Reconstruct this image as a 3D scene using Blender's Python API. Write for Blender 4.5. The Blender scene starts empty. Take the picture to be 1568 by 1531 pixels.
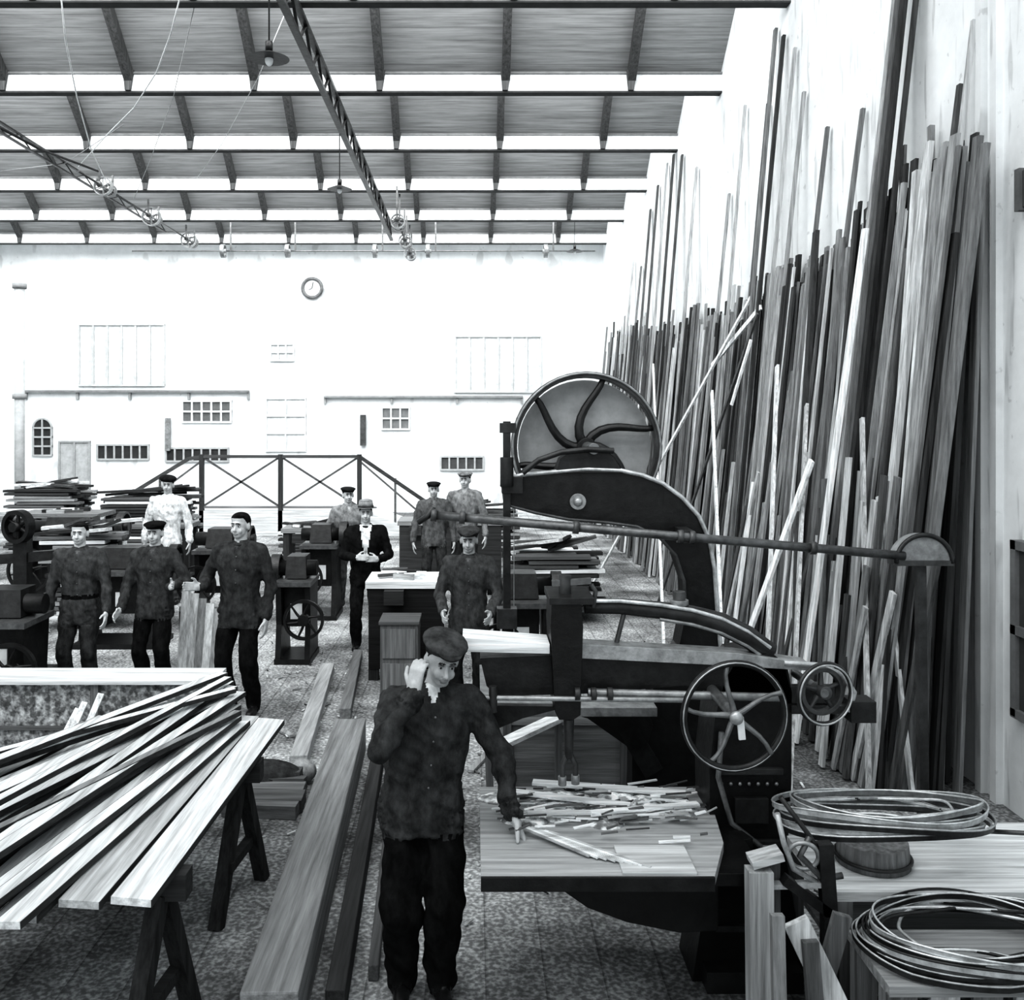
import bpy, math, random
import numpy as np
from mathutils import Vector, Matrix, Euler, noise, kdtree
random.seed(7)
V=Vector
F=1500.0; CX=740.0; HY=653.0; CH=2.7
K=1600/1568.0
def W(dx,dy,Y):
    return V(((dx*K-CX)/F*Y, Y, CH-(dy*K-HY)/F*Y))
def WX(dx,Y): return (dx*K-CX)/F*Y
def WZ(dy,Y): return CH-(dy*K-HY)/F*Y
def U(a,b): return random.uniform(a,b)

# ---------------------------------------------------------------- materials
def material(name, rough=.8, metal=0.0, scale=(8,8,8), amt=.3, bump=.2, spec=.3, detail=5, speck=0.0, tint=(.97,1.0,1.01), dist=.02, boards=None, sscale=26, patch=0, scr=0):
    m=bpy.data.materials.new(name); m.use_nodes=True
    nt=m.node_tree; N=nt.nodes; L=nt.links
    bs=N['Principled BSDF']; bs.inputs['Roughness'].default_value=rough
    bs.inputs['Metallic'].default_value=metal
    bs.inputs['Specular IOR Level'].default_value=spec
    tc=N.new('ShaderNodeTexCoord'); mp=N.new('ShaderNodeMapping'); mp.inputs['Scale'].default_value=scale
    L.new(tc.outputs['Object'],mp.inputs['Vector'])
    nz=N.new('ShaderNodeTexNoise'); nz.inputs['Scale'].default_value=1; nz.inputs['Detail'].default_value=detail; nz.inputs['Roughness'].default_value=.65
    L.new(mp.outputs[0],nz.inputs['Vector'])
    mr=N.new('ShaderNodeMapRange'); mr.inputs['From Min'].default_value=.3; mr.inputs['From Max'].default_value=.7
    mr.inputs['To Min'].default_value=1-amt; mr.inputs['To Max'].default_value=1+amt
    L.new(nz.outputs['Fac'],mr.inputs['Value'])
    at=N.new('ShaderNodeAttribute'); at.attribute_name='tone'
    mu=N.new('ShaderNodeMath'); mu.operation='MULTIPLY'
    L.new(at.outputs['Fac'],mu.inputs[0]); L.new(mr.outputs[0],mu.inputs[1])
    val=mu.outputs[0]
    def extra(val,scale,lo,hi,a,c,det=3,mapping=None):
        n2=N.new('ShaderNodeTexNoise'); n2.inputs['Scale'].default_value=scale; n2.inputs['Detail'].default_value=det
        if mapping:
            m3=N.new('ShaderNodeMapping'); m3.inputs['Scale'].default_value=mapping; L.new(tc.outputs['Object'],m3.inputs['Vector']); L.new(m3.outputs[0],n2.inputs['Vector'])
        else: L.new(tc.outputs['Object'],n2.inputs['Vector'])
        r2=N.new('ShaderNodeMapRange'); r2.inputs['From Min'].default_value=lo; r2.inputs['From Max'].default_value=hi
        r2.inputs['To Min'].default_value=a; r2.inputs['To Max'].default_value=c
        L.new(n2.outputs['Fac'],r2.inputs['Value'])
        m2=N.new('ShaderNodeMath'); m2.operation='MULTIPLY'
        L.new(val,m2.inputs[0]); L.new(r2.outputs[0],m2.inputs[1]); return m2.outputs[0]
    if speck>0: val=extra(val,sscale,.42,.68,1-speck,1+speck*1.7)
    if patch>0: val=extra(val,.55,.38,.62,1-patch,1+patch,4)
    if scr>0:
        val=extra(val,1,.60,.66,1,1-scr,2,(2.5,9,1.2))
        val=extra(val,9,.66,.72,1,1-scr,4)
    if boards:
        wv=N.new('ShaderNodeTexWave'); wv.wave_type='BANDS'; wv.bands_direction=boards[0]; wv.inputs['Scale'].default_value=boards[1]
        wv.wave_profile='SAW'
        L.new(tc.outputs['Object'],wv.inputs['Vector'])
        r3=N.new('ShaderNodeMapRange'); r3.inputs['From Min'].default_value=0; r3.inputs['From Max'].default_value=.07
        r3.inputs['To Min'].default_value=boards[2]; r3.inputs['To Max'].default_value=1
        L.new(wv.outputs['Fac'],r3.inputs['Value'])
        m3=N.new('ShaderNodeMath'); m3.operation='MULTIPLY'
        L.new(val,m3.inputs[0]); L.new(r3.outputs[0],m3.inputs[1]); val=m3.outputs[0]
    cb=N.new('ShaderNodeCombineColor')
    for i in range(3):
        q=N.new('ShaderNodeMath'); q.operation='MULTIPLY'; q.inputs[1].default_value=tint[i]; q.use_clamp=True
        L.new(val,q.inputs[0]); L.new(q.outputs[0],cb.inputs[i])
    L.new(cb.outputs[0],bs.inputs['Base Color'])
    if bump>0:
        bp=N.new('ShaderNodeBump'); bp.inputs['Strength'].default_value=bump; bp.inputs['Distance'].default_value=dist
        L.new(nz.outputs['Fac'],bp.inputs['Height']); L.new(bp.outputs[0],bs.inputs['Normal'])
    return m
M_WZ=material('wood_vertical_grain',.8,0,(30,30,1.2),.5,.3)
M_WY=material('wood_lengthwise_grain',.8,0,(30,1.2,30),.4,.3)
M_WX=material('wood_cross_grain',.8,0,(1.2,30,30),.4,.3)
M_MET=material('cast_iron',.42,.3,(9,9,9),.5,.25,.6)
M_STEEL=material('worn_steel',.35,.5,(15,15,15),.4,.15,.6)
M_CLOTH=material('work_cloth',.95,0,(16,16,9),.55,.6,.1)
M_SKIN=material('skin',.6,0,(30,30,30),.12,.1,.3)
M_WALL=material('whitewashed_plaster',.95,0,(1.1,1.1,1.1),.13,.1,.1,detail=8,scr=.22)
M_FLOOR=material('sawdust_strewn_floor',.95,0,(2.2,2.2,2.2),.4,.6,.1,detail=10,speck=.36,sscale=40,patch=.5,boards=('X',1.1,.5))
M_ROOF=material('roof_boards',.9,0,(1.0,22,22),.3,.1,.1,boards=('Z',2.6,.6))
M_PAINT=material('grey_paint',.8,0,(6,6,6),.18,.1,.2)
M_DUST=material('sawdust',.95,0,(14,14,14),.6,.8,.05,speck=.5)
MATS=[M_WZ,M_WY,M_WX,M_MET,M_STEEL,M_CLOTH,M_SKIN,M_WALL,M_FLOOR,M_ROOF,M_PAINT,M_DUST]
WZm,WYm,WXm,MET,STEEL,CLOTH,SKIN,WALL,FLOOR,ROOF,PAINT,DUST=range(12)

# ---------------------------------------------------------------- builder
class B:
    def __init__(s): s.v=[];s.f=[];s.m=[];s.t=[];s.s=[]
    def add(s,vs,fs,m=0,t=.5,sm=False):
        o=len(s.v); s.v+= [V(p) for p in vs]
        for f in fs:
            s.f.append([i+o for i in f]); s.m.append(m); s.t.append(t); s.s.append(sm)
    def boxm(s,M,m,t):
        vs=[M@V((x,y,z)) for x in(-.5,.5) for y in(-.5,.5) for z in(-.5,.5)]
        s.add(vs,[(0,1,3,2),(4,6,7,5),(0,4,5,1),(2,3,7,6),(0,2,6,4),(1,5,7,3)],m,t)
    def box(s,c,size,m=0,t=.5,rot=(0,0,0)):
        s.boxm(Matrix.Translation(V(c))@Euler(rot).to_matrix().to_4x4()@Matrix.Diagonal((*size,1)),m,t)
    def bb(s,x0,x1,y0,y1,z0,z1,m=0,t=.5): s.box(((x0+x1)/2,(y0+y1)/2,(z0+z1)/2),(abs(x1-x0),abs(y1-y0),abs(z1-z0)),m,t)
    def beam(s,p0,p1,w,h,m=0,t=.5,up=(0,0,1),roll=0):
        p0=V(p0);p1=V(p1); d=p1-p0; L=d.length; d.normalize(); up=V(up)
        if abs(d.dot(up))>.98: up=V((0,1,0))
        sd=d.cross(up).normalized(); u=sd.cross(d)
        if roll:
            q=Matrix.Rotation(roll,3,d); sd=q@sd; u=q@u
        R=Matrix((sd*w,u*h,d*L)).transposed().to_4x4()
        s.boxm(Matrix.Translation((p0+p1)/2)@R,m,t)
    def tube(s,pts,r,n=10,m=MET,t=.05,closed=False,sm=True):
        pts=[V(p) for p in pts]; k=len(pts)
        rs=r if isinstance(r,(list,tuple)) else [r]*k
        vs=[];fs=[];prev=None
        for i,p in enumerate(pts):
            if closed: d=(pts[(i+1)%k]-pts[i-1])
            else: d=pts[min(i+1,k-1)]-pts[max(i-1,0)]
            d.normalize()
            if prev is None:
                a=V((0,0,1)) if abs(d.z)<.9 else V((0,1,0))
                u=d.cross(a).normalized()
            else:
                u=(prev-d*prev.dot(d)).normalized()
            prev=u; w=d.cross(u)
            for j in range(n):
                a=2*math.pi*j/n; vs.append(p+(u*math.cos(a)+w*math.sin(a))*rs[i])
        for i in range(k if closed else k-1):
            for j in range(n):
                a=i*n+j;b=i*n+(j+1)%n; i2=(i+1)%k
                fs.append((a,b,i2*n+(j+1)%n,i2*n+j))
        s.add(vs,fs,m,t,sm)
        if not closed:
            o=len(s.v)-len(vs)
            s.f.append([o+j for j in range(n)][::-1]); s.f.append([o+(k-1)*n+j for j in range(n)])
            s.m+=[m,m];s.t+=[t,t];s.s+=[False,False]
    def cyl(s,p0,p1,r0,r1=None,n=20,m=MET,t=.05): s.tube([p0,p1],[r0,r0 if r1 is None else r1],n,m,t)
    def ring(s,c,nrm,R,r,n=40,k=8,m=MET,t=.05,flat=None,ax=None,Ry=None):
        nrm=V(nrm).normalized(); a=V(ax) if ax else (V((0,0,1)) if abs(nrm.z)<.9 else V((1,0,0)))
        u=(a-nrm*a.dot(nrm)).normalized(); w=nrm.cross(u); Ry=Ry or R
        if flat:
            h,d=flat; vs=[];fs=[]
            for i in range(n):
                q=2*math.pi*i/n; e=u*math.cos(q)+w*math.sin(q)
                for (rr,dd) in((R-h,-d),(R,-d),(R,d),(R-h,d)): vs.append(V(c)+e*rr+nrm*dd)
            for i in range(n):
                j=(i+1)%n
                for q in range(4): fs.append((i*4+q,i*4+(q+1)%4,j*4+(q+1)%4,j*4+q))
            s.add(vs,fs,m,t)
        else:
            s.tube([V(c)+u*math.cos(2*math.pi*i/n)*R+w*math.sin(2*math.pi*i/n)*Ry for i in range(n)],r,k,m,t,closed=True)
    def wheel(s,c,nrm,R,spokes=6,rim=(.035,.03),spr=.018,curve=.0,m=MET,t=.04,hub=.06,phase=0,rt=None):
        c=V(c);nrm=V(nrm).normalized()
        if rim[1]: s.ring(c,nrm,R,0,n=48,m=m,t=rt or t,flat=rim)
        a=V((0,0,1)) if abs(nrm.z)<.9 else V((1,0,0))
        u=(a-nrm*a.dot(nrm)).normalized(); w=nrm.cross(u)
        s.cyl(c-nrm*(rim[1]*1.3+.02),c+nrm*(rim[1]*1.3+.02),hub,n=20,m=m,t=t)
        for i in range(spokes):
            q=phase+2*math.pi*i/spokes; pts=[]
            for k in range(9):
                f=k/8; rr=hub*.5+(R-rim[0]*.6-hub*.5)*f; aa=q+curve*math.sin(f*math.pi*.5)
                pts.append(c+(u*math.cos(aa)+w*math.sin(aa))*rr)
            s.tube(pts,[spr*(1.25-.5*k/8) for k in range(9)],8,m,t)
    def prism(s,pts,d,m=MET,t=.04):
        pts=[V(p) for p in pts]; d=V(d); n=len(pts)
        vs=pts+[p+d for p in pts]
        fs=[tuple(range(n))[::-1],tuple(range(n,2*n))]+[(i,(i+1)%n,(i+1)%n+n,i+n) for i in range(n)]
        s.add(vs,fs,m,t)
    def ell(s,c,r,m=MET,t=.05,rot=(0,0,0),nu=20,nv=12):
        R=Euler(rot).to_matrix(); vs=[];fs=[]
        for i in range(1,nv):
            th=math.pi*i/nv
            for j in range(nu):
                ph=2*math.pi*j/nu
                vs.append(V(c)+R@V((r[0]*math.sin(th)*math.cos(ph),r[1]*math.sin(th)*math.sin(ph),r[2]*math.cos(th))))
        top=len(vs); vs.append(V(c)+R@V((0,0,r[2]))); vs.append(V(c)-R@V((0,0,r[2])))
        for i in range(nv-2):
            for j in range(nu): fs.append((i*nu+j,(i+1)*nu+j,(i+1)*nu+(j+1)%nu,i*nu+(j+1)%nu))
        for j in range(nu):
            fs.append((top,j,(j+1)%nu)); fs.append((top+1,(nv-2)*nu+(j+1)%nu,(nv-2)*nu+j))
        s.add(vs,fs,m,t,True)
    def finish(s,name,bevel=0,origin=None,recalc=True):
        import bmesh
        if origin is None:
            xs=[p.x for p in s.v];ys=[p.y for p in s.v];zs=[p.z for p in s.v]
            origin=V(((min(xs)+max(xs))/2,(min(ys)+max(ys))/2,min(zs)))
        me=bpy.data.meshes.new(name)
        me.from_pydata([tuple(p-origin) for p in s.v],[],s.f)
        used=sorted(set(s.m)); mp={k:i for i,k in enumerate(used)}
        for k in used: me.materials.append(MATS[k])
        me.polygons.foreach_set('material_index',[mp[k] for k in s.m])
        me.polygons.foreach_set('use_smooth',s.s)
        a=me.attributes.new('tone','FLOAT','FACE'); a.data.foreach_set('value',s.t)
        me.update()
        if recalc:
            bm=bmesh.new(); bm.from_mesh(me); bmesh.ops.recalc_face_normals(bm,faces=bm.faces); bm.to_mesh(me); bm.free()
        ob=bpy.data.objects.new(name,me); bpy.context.scene.collection.objects.link(ob); ob.location=origin
        if bevel:
            b=ob.modifiers.new('bevel','BEVEL'); b.width=bevel; b.segments=2; b.limit_method='ANGLE'; b.angle_limit=math.radians(40)
        return ob

# ---------------------------------------------------------------- room shell
XW=3.7; XL=-13.6; YB=27.5; ZC=7.57
b=B(); b.bb(XL,XW+.3,-3,YB+.3,-.12,0,FLOOR,.31); b.finish('floor')
b=B(); b.bb(XW,XW+.3,-3,YB,0,10.2,WALL,.80); b.finish('wall_right',origin=V((XW,0,0)))
b=B(); b.bb(XL-.3,XL,-3,YB+.3,0,10.2,WALL,.7); b.finish('wall_left',origin=V((XL,0,0)))
b=B(); b.bb(XL,XW+.3,YB,YB+.3,0,10.2,WALL,.80); b.finish('wall_back',origin=V((0,YB,0)))
b=B()
for y in (6.75,6.95): b.bb(XW-.05,XW,y-.04,y+.04,0,7,WALL,.7)
b.finish('trim_1')
beams=[2.0,5.1,8.2,11.3,14.4,17.5,20.6,23.7,26.8]
cb=B()
for Yn in beams:
    z0=ZC+.26; rise=1.75; run=2.2
    a=V((XL,Yn,z0)); c=V((XL,Yn-run,z0+rise)); dx=V((XW-XL,0,0))
    n=V((0,rise,run)).normalized()*.06
    cb.add([a,a+dx,c+dx,c,a+n,a+dx+n,c+dx+n,c+n],[(0,1,2,3),(4,5,6,7),(0,1,5,4),(1,2,6,5),(2,3,7,6),(3,0,4,7)],ROOF,.25)
    for k in range(24):
        x=XL+.3+k*.74
        cb.beam((x,Yn-run,z0+rise),(x,Yn-3.1+.08,z0),.04,.06,PAINT,.5)
    for k in range(9):
        x=2.35-1.87*k
        if x<XL: continue
        off=-V((0,rise,run)).normalized()*.08
        cb.beam(V((x,Yn-.05,z0))+off,V((x,Yn-run,z0+rise))+off,.12,.16,WZm,.07,up=(0,0,1))
cb.finish('ceiling')
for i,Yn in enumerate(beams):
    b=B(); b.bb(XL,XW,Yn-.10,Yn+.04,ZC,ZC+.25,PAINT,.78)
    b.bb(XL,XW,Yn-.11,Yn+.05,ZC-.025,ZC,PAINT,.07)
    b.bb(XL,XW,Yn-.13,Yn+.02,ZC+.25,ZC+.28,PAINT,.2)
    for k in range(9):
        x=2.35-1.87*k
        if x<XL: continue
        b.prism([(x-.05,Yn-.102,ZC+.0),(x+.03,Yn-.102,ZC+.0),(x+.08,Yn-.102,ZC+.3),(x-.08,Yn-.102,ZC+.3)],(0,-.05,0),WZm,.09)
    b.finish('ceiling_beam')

def girder(X,y0,y1,zt,zb,t=.04,th=1.0):
    b=B()
    for z in(zt,zb):
        b.beam((X,y0,z),(X,y1,z),.08*th,.05*th,MET,t)
    n=int((y1-y0)/.9); st=(y1-y0)/n
    for i in range(n):
        ya=y0+i*st; b.beam((X,ya,zb),(X,ya+st/2,zt),.035*th,.025*th,MET,t); b.beam((X,ya+st/2,zt),(X,ya+st,zb),.035*th,.025*th,MET,t)
    b.finish('lattice_girder')
girder(-2.05,4,24,ZC-.08,ZC-.42)
girder(-7.7,4,24,ZC-.06,ZC-.22,.04,.6)
def shaft(X,y0,y1,z,ys):
    b=B(); b.cyl((X,y0,z),(X,y1,z),.02,m=STEEL,t=.08)
    for y in ys:
        for yy in(y-.35,y+.35):
            b.beam((X,yy,z),(X,yy,ZC-.03),.035,.035,MET,.12)
            b.ell((X,yy,z),(.06,.06,.06),MET,.1,nu=10,nv=6)
        b.wheel((X,y-.15,z),(0,1,0),U(.15,.24),6,(.02,.05),.010,m=MET,t=.3,hub=.04)
        b.wheel((X,y+.2,z),(0,1,0),U(.12,.18),5,(.02,.05),.010,m=MET,t=.15,hub=.03)
    b.finish('line_shaft')
shaft(-7.2,17.5,24.9,7.2,[18.8,21.6,24.4])
shaft(-1.6,20.0,24.9,6.85,[20.4,22.6,24.4])
b=B()
b.cyl((-9,25.3,7.1),(3.2,25.3,7.1),.02,m=STEEL,t=.2)
for x in(-6.6,-4.9,-2.6,-1.2,1.9):
    b.wheel((x,25.3,7.1),(1,0,0),.18,5,(.03,.05),.012,t=.3)
    b.beam((x+.2,25.3,7.1),(x+.2,25.3,8.6),.04,.04,MET,.15)
b.finish('cross_shaft')
def lamp(X,Y,Z,r):
    b=B(); b.cyl((X,Y,Z),(X,Y,Z+.07),r,.03,24,MET,.03); b.cyl((X,Y,Z+.07),(X,Y,Z+.16),.035,m=MET,t=.03)
    b.ell((X,Y,Z-.01),(.04,.04,.06),PAINT,.8)
    b.tube([(X,Y,Z+.15),(X,Y,9.0)],.008,6,MET,.05)
    b.finish('pendant_lamp')
lamp(WX(412,9.0),9.0,WZ(90,9.0),.19)
lamp(WX(520,15.4),15.4,WZ(290,15.4),.2)
lamp(WX(880,24.6),24.6,WZ(385,24.6),.22)
def wire(pts,r=.009,t=.7):
    b=B(); b.tube([W(x,y,Y) for x,y,Y in pts],r,6,PAINT,t); b.finish('electric_wire')
wire([(282,-30,10.5),(262,50,11.2),(240,110,12.2),(205,165,13.6),(165,205,15),(120,255,18)])
wire([(92,-20,10.5),(100,60,11.2),(118,150,12.5),(140,230,14.6),(168,290,18)])
wire([(445,0,12.5),(395,120,13),(340,220,16),(300,275,18)],.006,.5)
wire([(0,195,12.5),(60,228,14.5),(150,262,18)],.02,.04)
wire([(205,305,21),(230,245,18),(265,150,14.5),(300,0,11.3)],.006,.4)
wire([(0,262,20),(100,250,18),(190,190,15)],.007,.3)

# ---------------------------------------------------------------- back wall fittings
def win(name,x0,y0_,x1,y1_,nx,ny,glass,frame,Y=YB,arch=False):
    b=B(); X0,X1=WX(x0,Y),WX(x1,Y); Z0,Z1=WZ(y1_,Y),WZ(y0_,Y)
    b.bb(X0,X1,Y-.03,Y-.01,Z0,Z1,PAINT,glass)
    w=.05
    for i in range(nx+1):
        x=X0+(X1-X0)*i/nx; b.bb(x-w/2,x+w/2,Y-.07,Y-.01,Z0,Z1,PAINT,frame)
    for j in range(ny+1):
        z=Z0+(Z1-Z0)*j/ny; b.bb(X0-w/2,X1+w/2,Y-.075,Y-.01,z-w/2,z+w/2,PAINT,frame)
    if arch:
        c=V(((X0+X1)/2,Y-.01,Z1)); R=(X1-X0)/2
        b.prism([c+V((math.cos(a)*R,0,math.sin(a)*R)) for a in np.linspace(0,math.pi,14)],(0,-.03,0),PAINT,glass)
        b.tube([c+V((math.cos(a)*R,-.04,math.sin(a)*R)) for a in np.linspace(0,math.pi,14)],.03,6,PAINT,frame)
        b.beam(c+V((0,-.05,0)),c+V((0,-.05,R)),.04,.04,PAINT,frame)
    b.finish(name)
win('window_1',122,497,252,590,6,1,.56,.50)  # glass and frame tones paled to suggest haze; next two windows likewise
win('window_2',697,515,828,600,6,1,.62,.56)
win('window_3',415,527,450,552,3,2,.62,.54)
win('window_4',280,614,354,646,5,2,.14,.7)
win('window_5',585,624,627,657,3,2,.2,.6)
win('window_6',150,681,228,703,6,1,.05,.4)
win('window_7',255,686,350,706,7,1,.05,.4)
win('window_8',675,699,740,719,5,1,.10,.45)
win('window_9',52,655,80,697,2,3,.05,.4,arch=True)
win('door_1',92,676,138,760,2,1,.42,.34)
win('door_2',408,610,468,690,2,3,.64,.57)  # tones paled toward the wall to suggest haze
b=B(); b.bb(WX(40,YB),WX(382,YB),YB-.16,YB,WZ(601,YB),WZ(597.5,YB),PAINT,.22)
for x in(41,120,200,290,381): b.bb(WX(x,YB)-.03,WX(x,YB)+.03,YB-.1,YB,WZ(612,YB),WZ(600,YB),PAINT,.3)
b.finish('trim_2')
b=B(); b.bb(WX(497,YB),WX(800,YB),YB-.16,YB,WZ(609,YB),WZ(606,YB),PAINT,.28)
for x in(498,600,700,799): b.bb(WX(x,YB)-.03,WX(x,YB)+.03,YB-.1,YB,WZ(618,YB),WZ(607,YB),PAINT,.35)
b.finish('trim_3')
b=B(); c=W(478,441,YB-.06); b.cyl(c+V((0,.05,0)),c,.26,m=PAINT,t=.85,n=32); b.ring(c,(0,1,0),.27,.05,m=MET,t=.16)
b.beam(c+V((0,-.02,0)),c+V((.03,-.02,.17)),.02,.01,MET,.05); b.beam(c+V((0,-.02,0)),c+V((-.1,-.02,-.05)),.02,.01,MET,.05)
b.finish('wall_clock')
b=B(); X=WX(30,20); b.cyl((X,20,0),(X,20,5.4),.10,n=16,m=PAINT,t=.5); b.cyl((X,20,5.4),(X,20,5.5),.14,m=PAINT,t=.3)
b.cyl((X,20,3.1),(X,20,3.2),.14,m=PAINT,t=.3); b.cyl((X,20,0),(X,20,.1),.18,m=PAINT,t=.3); b.finish('vent_pipe')
b=B()
b.beam(W(257,640,YB-.1),W(257,690,YB-.1),.14,.1,MET,.25); b.finish('wall_duct')
b=B(); b.beam(W(556,635,YB-.1),W(556,682,YB-.1),.16,.12,MET,.08); b.finish('wall_duct')

# railed platform with ramps
YP=22.0
b=B(); X0,X1=WX(308,YP),WX(550,YP)
zr=WZ(699,YP); zb=WZ(782,YP); XA,XB=WX(180,YP),WX(660,YP)
b.bb(X0-.1,X1+.1,YP,YP+1.6,0,zb,WXm,.6)
b.prism([(XA,YP,0.0),(X0-.1,YP,0),(X0-.1,YP,zb)],(0,1.6,0),WXm,.6)
b.prism([(XB,YP,0.0),(X1+.1,YP,0),(X1+.1,YP,zb)],(0,1.6,0),WXm,.6)
yy=YP+.05
b.beam((X0,yy,zr),(X1,yy,zr),.09,.07,WXm,.08)
b.beam((X0,yy,zb+.08),(X1,yy,zb+.08),.05,.05,WXm,.2)
for k in range(3):
    x=X0+(X1-X0)*k/2; b.beam((x,yy,0),(x,yy,zr+.05),.10,.10,WZm,.05)
for k in range(2):
    xa=X0+(X1-X0)*k/2; xb=X0+(X1-X0)*(k+1)/2
    b.beam((xa,yy,zr),(xb,yy,zb+.08),.045,.045,WXm,.10); b.beam((xa,yy,zb+.08),(xb,yy,zr),.045,.045,WXm,.1)
b.beam((X0-.3,yy,zr-.05),(XA,yy,WZ(768,YP)),.08,.08,WXm,.08); b.beam((XA,yy,0),(XA,yy,WZ(768,YP)+.03),.08,.08,WZm,.08)
b.beam((X0-.3,yy,zr-.05),(X0,yy,zr),.08,.08,WXm,.08)
b.beam((X1,yy,zr),(XB,yy,WZ(774,YP)),.08,.08,WXm,.06); b.beam((XB,yy,0),(XB,yy,WZ(774,YP)+.03),.08,.08,WZm,.08)
xm=(X0+XA)/2; b.beam((xm,yy,.2),(xm,yy,zr-.5),.05,.05,WXm,.12); b.beam((X0,yy,zr-.1),(XA,yy,.3),.04,.04,WXm,.12)
xm=(X1+XB)/2; b.beam((xm,yy,.2),(xm,yy,zr-.5),.05,.05,WXm,.12); b.beam((X1,yy,zr-.1),(XB,yy,.3),.04,.04,WXm,.12)
b.finish('railed_platform')

# ---------------------------------------------------------------- lumber against right wall
def leanb(b,y,xb,ztop,w,th,t,dy=0,xt=None):
    xt=XW-.05-U(0,.06) if xt is None else xt
    b.beam((xb,y,0.015),(xt,y+dy,ztop),w,th,WZm,t,up=(1,0,0))
def tone():
    r=random.random()
    if r<.30: return U(.04,.09)
    if r<.80: return U(.13,.33)
    return U(.4,.68)
b=B()
groups=[(6.85,7.55,4.5,4.75,75),(7.55,8.5,4.2,4.65,85),(8.5,10.6,4.05,4.4,135),(10.6,11.6,4.1,4.5,55),(11.6,14.5,3.95,4.25,125),(14.5,19,3.9,4.5,115),(19,25,4.1,4.9,90)]
for (ya,yb,za,zb_,n) in groups:
    for i in range(n):
        y=ya+(yb-ya)*(i+.5)/n+U(-.05,.05); lay=random.random()
        xb=3.5-.55*lay; xt=XW-.06-.22*lay
        leanb(b,y,xb,U(za,zb_) if random.random()<.8 else U(za-.9,zb_+.3),U(.035,.12),U(.02,.04),tone(),U(-.16,.26) if random.random()<.8 else U(-.4,.6),xt)
b.finish('leaning_lumber_stack')
b=B()
for (y,xb,zt,w,t,dy) in [(7.95,2.9,7.3,.07,.05,-.1),(8.05,2.9,7.4,.09,.12,-.12),(8.25,2.9,7.2,.06,.35,-.2),(7.75,2.9,6.6,.04,.06,.05),
    (11.2,2.95,7.2,.07,.05,.1),(11.4,2.95,7.4,.08,.2,.2),(11.7,3.0,6.6,.05,.08,.2),(11.0,3.0,6.9,.05,.4,-.1),(10.6,3.0,6.3,.05,.3,.0),(9.9,3.0,5.7,.05,.15,.0),
    (9.2,3.0,5.6,.05,.2,-.2),(7.2,3.0,5.2,.05,.1,0),(7.0,3.0,5.6,.035,.4,0),(12.6,3.0,6.9,.05,.4,.3),(13.4,3.0,5.9,.06,.3,.3),
    (16.5,3.0,7.3,.09,.1,.3),(17.1,3.0,7.5,.1,.08,.4),(17.8,3.0,7.5,.09,.4,.3),(18.6,3.0,7.3,.1,.1,.4),(19.4,3.0,7.0,.1,.12,.4),(20.5,3.0,6.0,.1,.2,.4),(15.4,3.0,6.8,.08,.4,.3),(21.5,3.0,6.3,.1,.4,.4)]:
    leanb(b,y,xb,zt,w,.035,t,dy,XW-.05)
b.finish('long_poles')
b=B()
for (xa,ya,Ya,xc,yc,Yc,w,t) in [(1235,1010,7.9,1325,350,7.6,.09,.85),(1150,960,8.4,1243,705,7.9,.08,.9),(1260,1150,7.4,1300,700,7.5,.08,.55),
      (1090,560,12.6,1165,470,11.2,.06,.8),(1105,640,12,1160,480,11.2,.05,.1),(1070,600,12.4,1150,455,11.6,.05,.7),(1120,620,11.4,1150,520,11.2,.05,.85),
      (1015,960,9.5,1000,560,15.5,.08,.8),(1105,980,9.2,1090,600,11.5,.07,.75),(1210,1190,6.9,1235,620,8.6,.06,.5),(1330,1200,6.75,1320,640,7.6,.05,.5),
      (1175,1000,8.5,1190,560,9.5,.07,.7),(1395,1200,6.7,1345,760,7.2,.05,.6)]:
    p0=W(xa,ya,Ya);p1=W(xc,yc,Yc)
    d=p0-p1
    if p0.z>0.02: p0=p0+d*((p0.z-.02)/max(.2,-d.z))*(1 if -d.z>.8 else 0)
    b.beam(p0,p1,w,.025,WZm,t,up=(1,0,0))
b.finish('pale_boards')
b=B()
for i in range(42):
    y=U(6.7,8.6); x=U(2.75,2.95); L=U(.9,2.3)
    b.beam((x,y,.015),(x+.12+U(0,.15),y+U(-.35,.45),L),U(.05,.11),.025,WZm,random.choice([.06,.1,.2,.3,.4,.5]),up=(1,0,0))
for i in range(16):
    y=U(8.8,12); x=U(2.6,2.9); L=U(1.2,2.4)
    b.beam((x,y,.015),(x+.3,y+U(-.5,.5),L),U(.05,.1),.025,WZm,random.choice([.1,.3,.5,.8]),up=(1,0,0))
b.finish('lumber_offcuts')
b=B(); b.bb(XW-.05,XW-.0,5.4,6.45,.72,1.85,PAINT,.08)
for y in(5.4,5.95,6.45): b.bb(XW-.08,XW-.0,y-.03,y+.03,.7,1.88,PAINT,.2)
for z in(.72,1.28,1.85): b.bb(XW-.08,XW,5.37,6.48,z-.03,z+.03,PAINT,.2)
b.finish('window_10')
b=B(); b.bb(XW-.06,XW,5.5,6.4,4.1,4.34,PAINT,.08)
for y in(5.5,6.0,6.4): b.bb(XW-.08,XW-.0,y-.03,y+.03,4.08,4.36,PAINT,.15)
b.finish('window_11')

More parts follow.
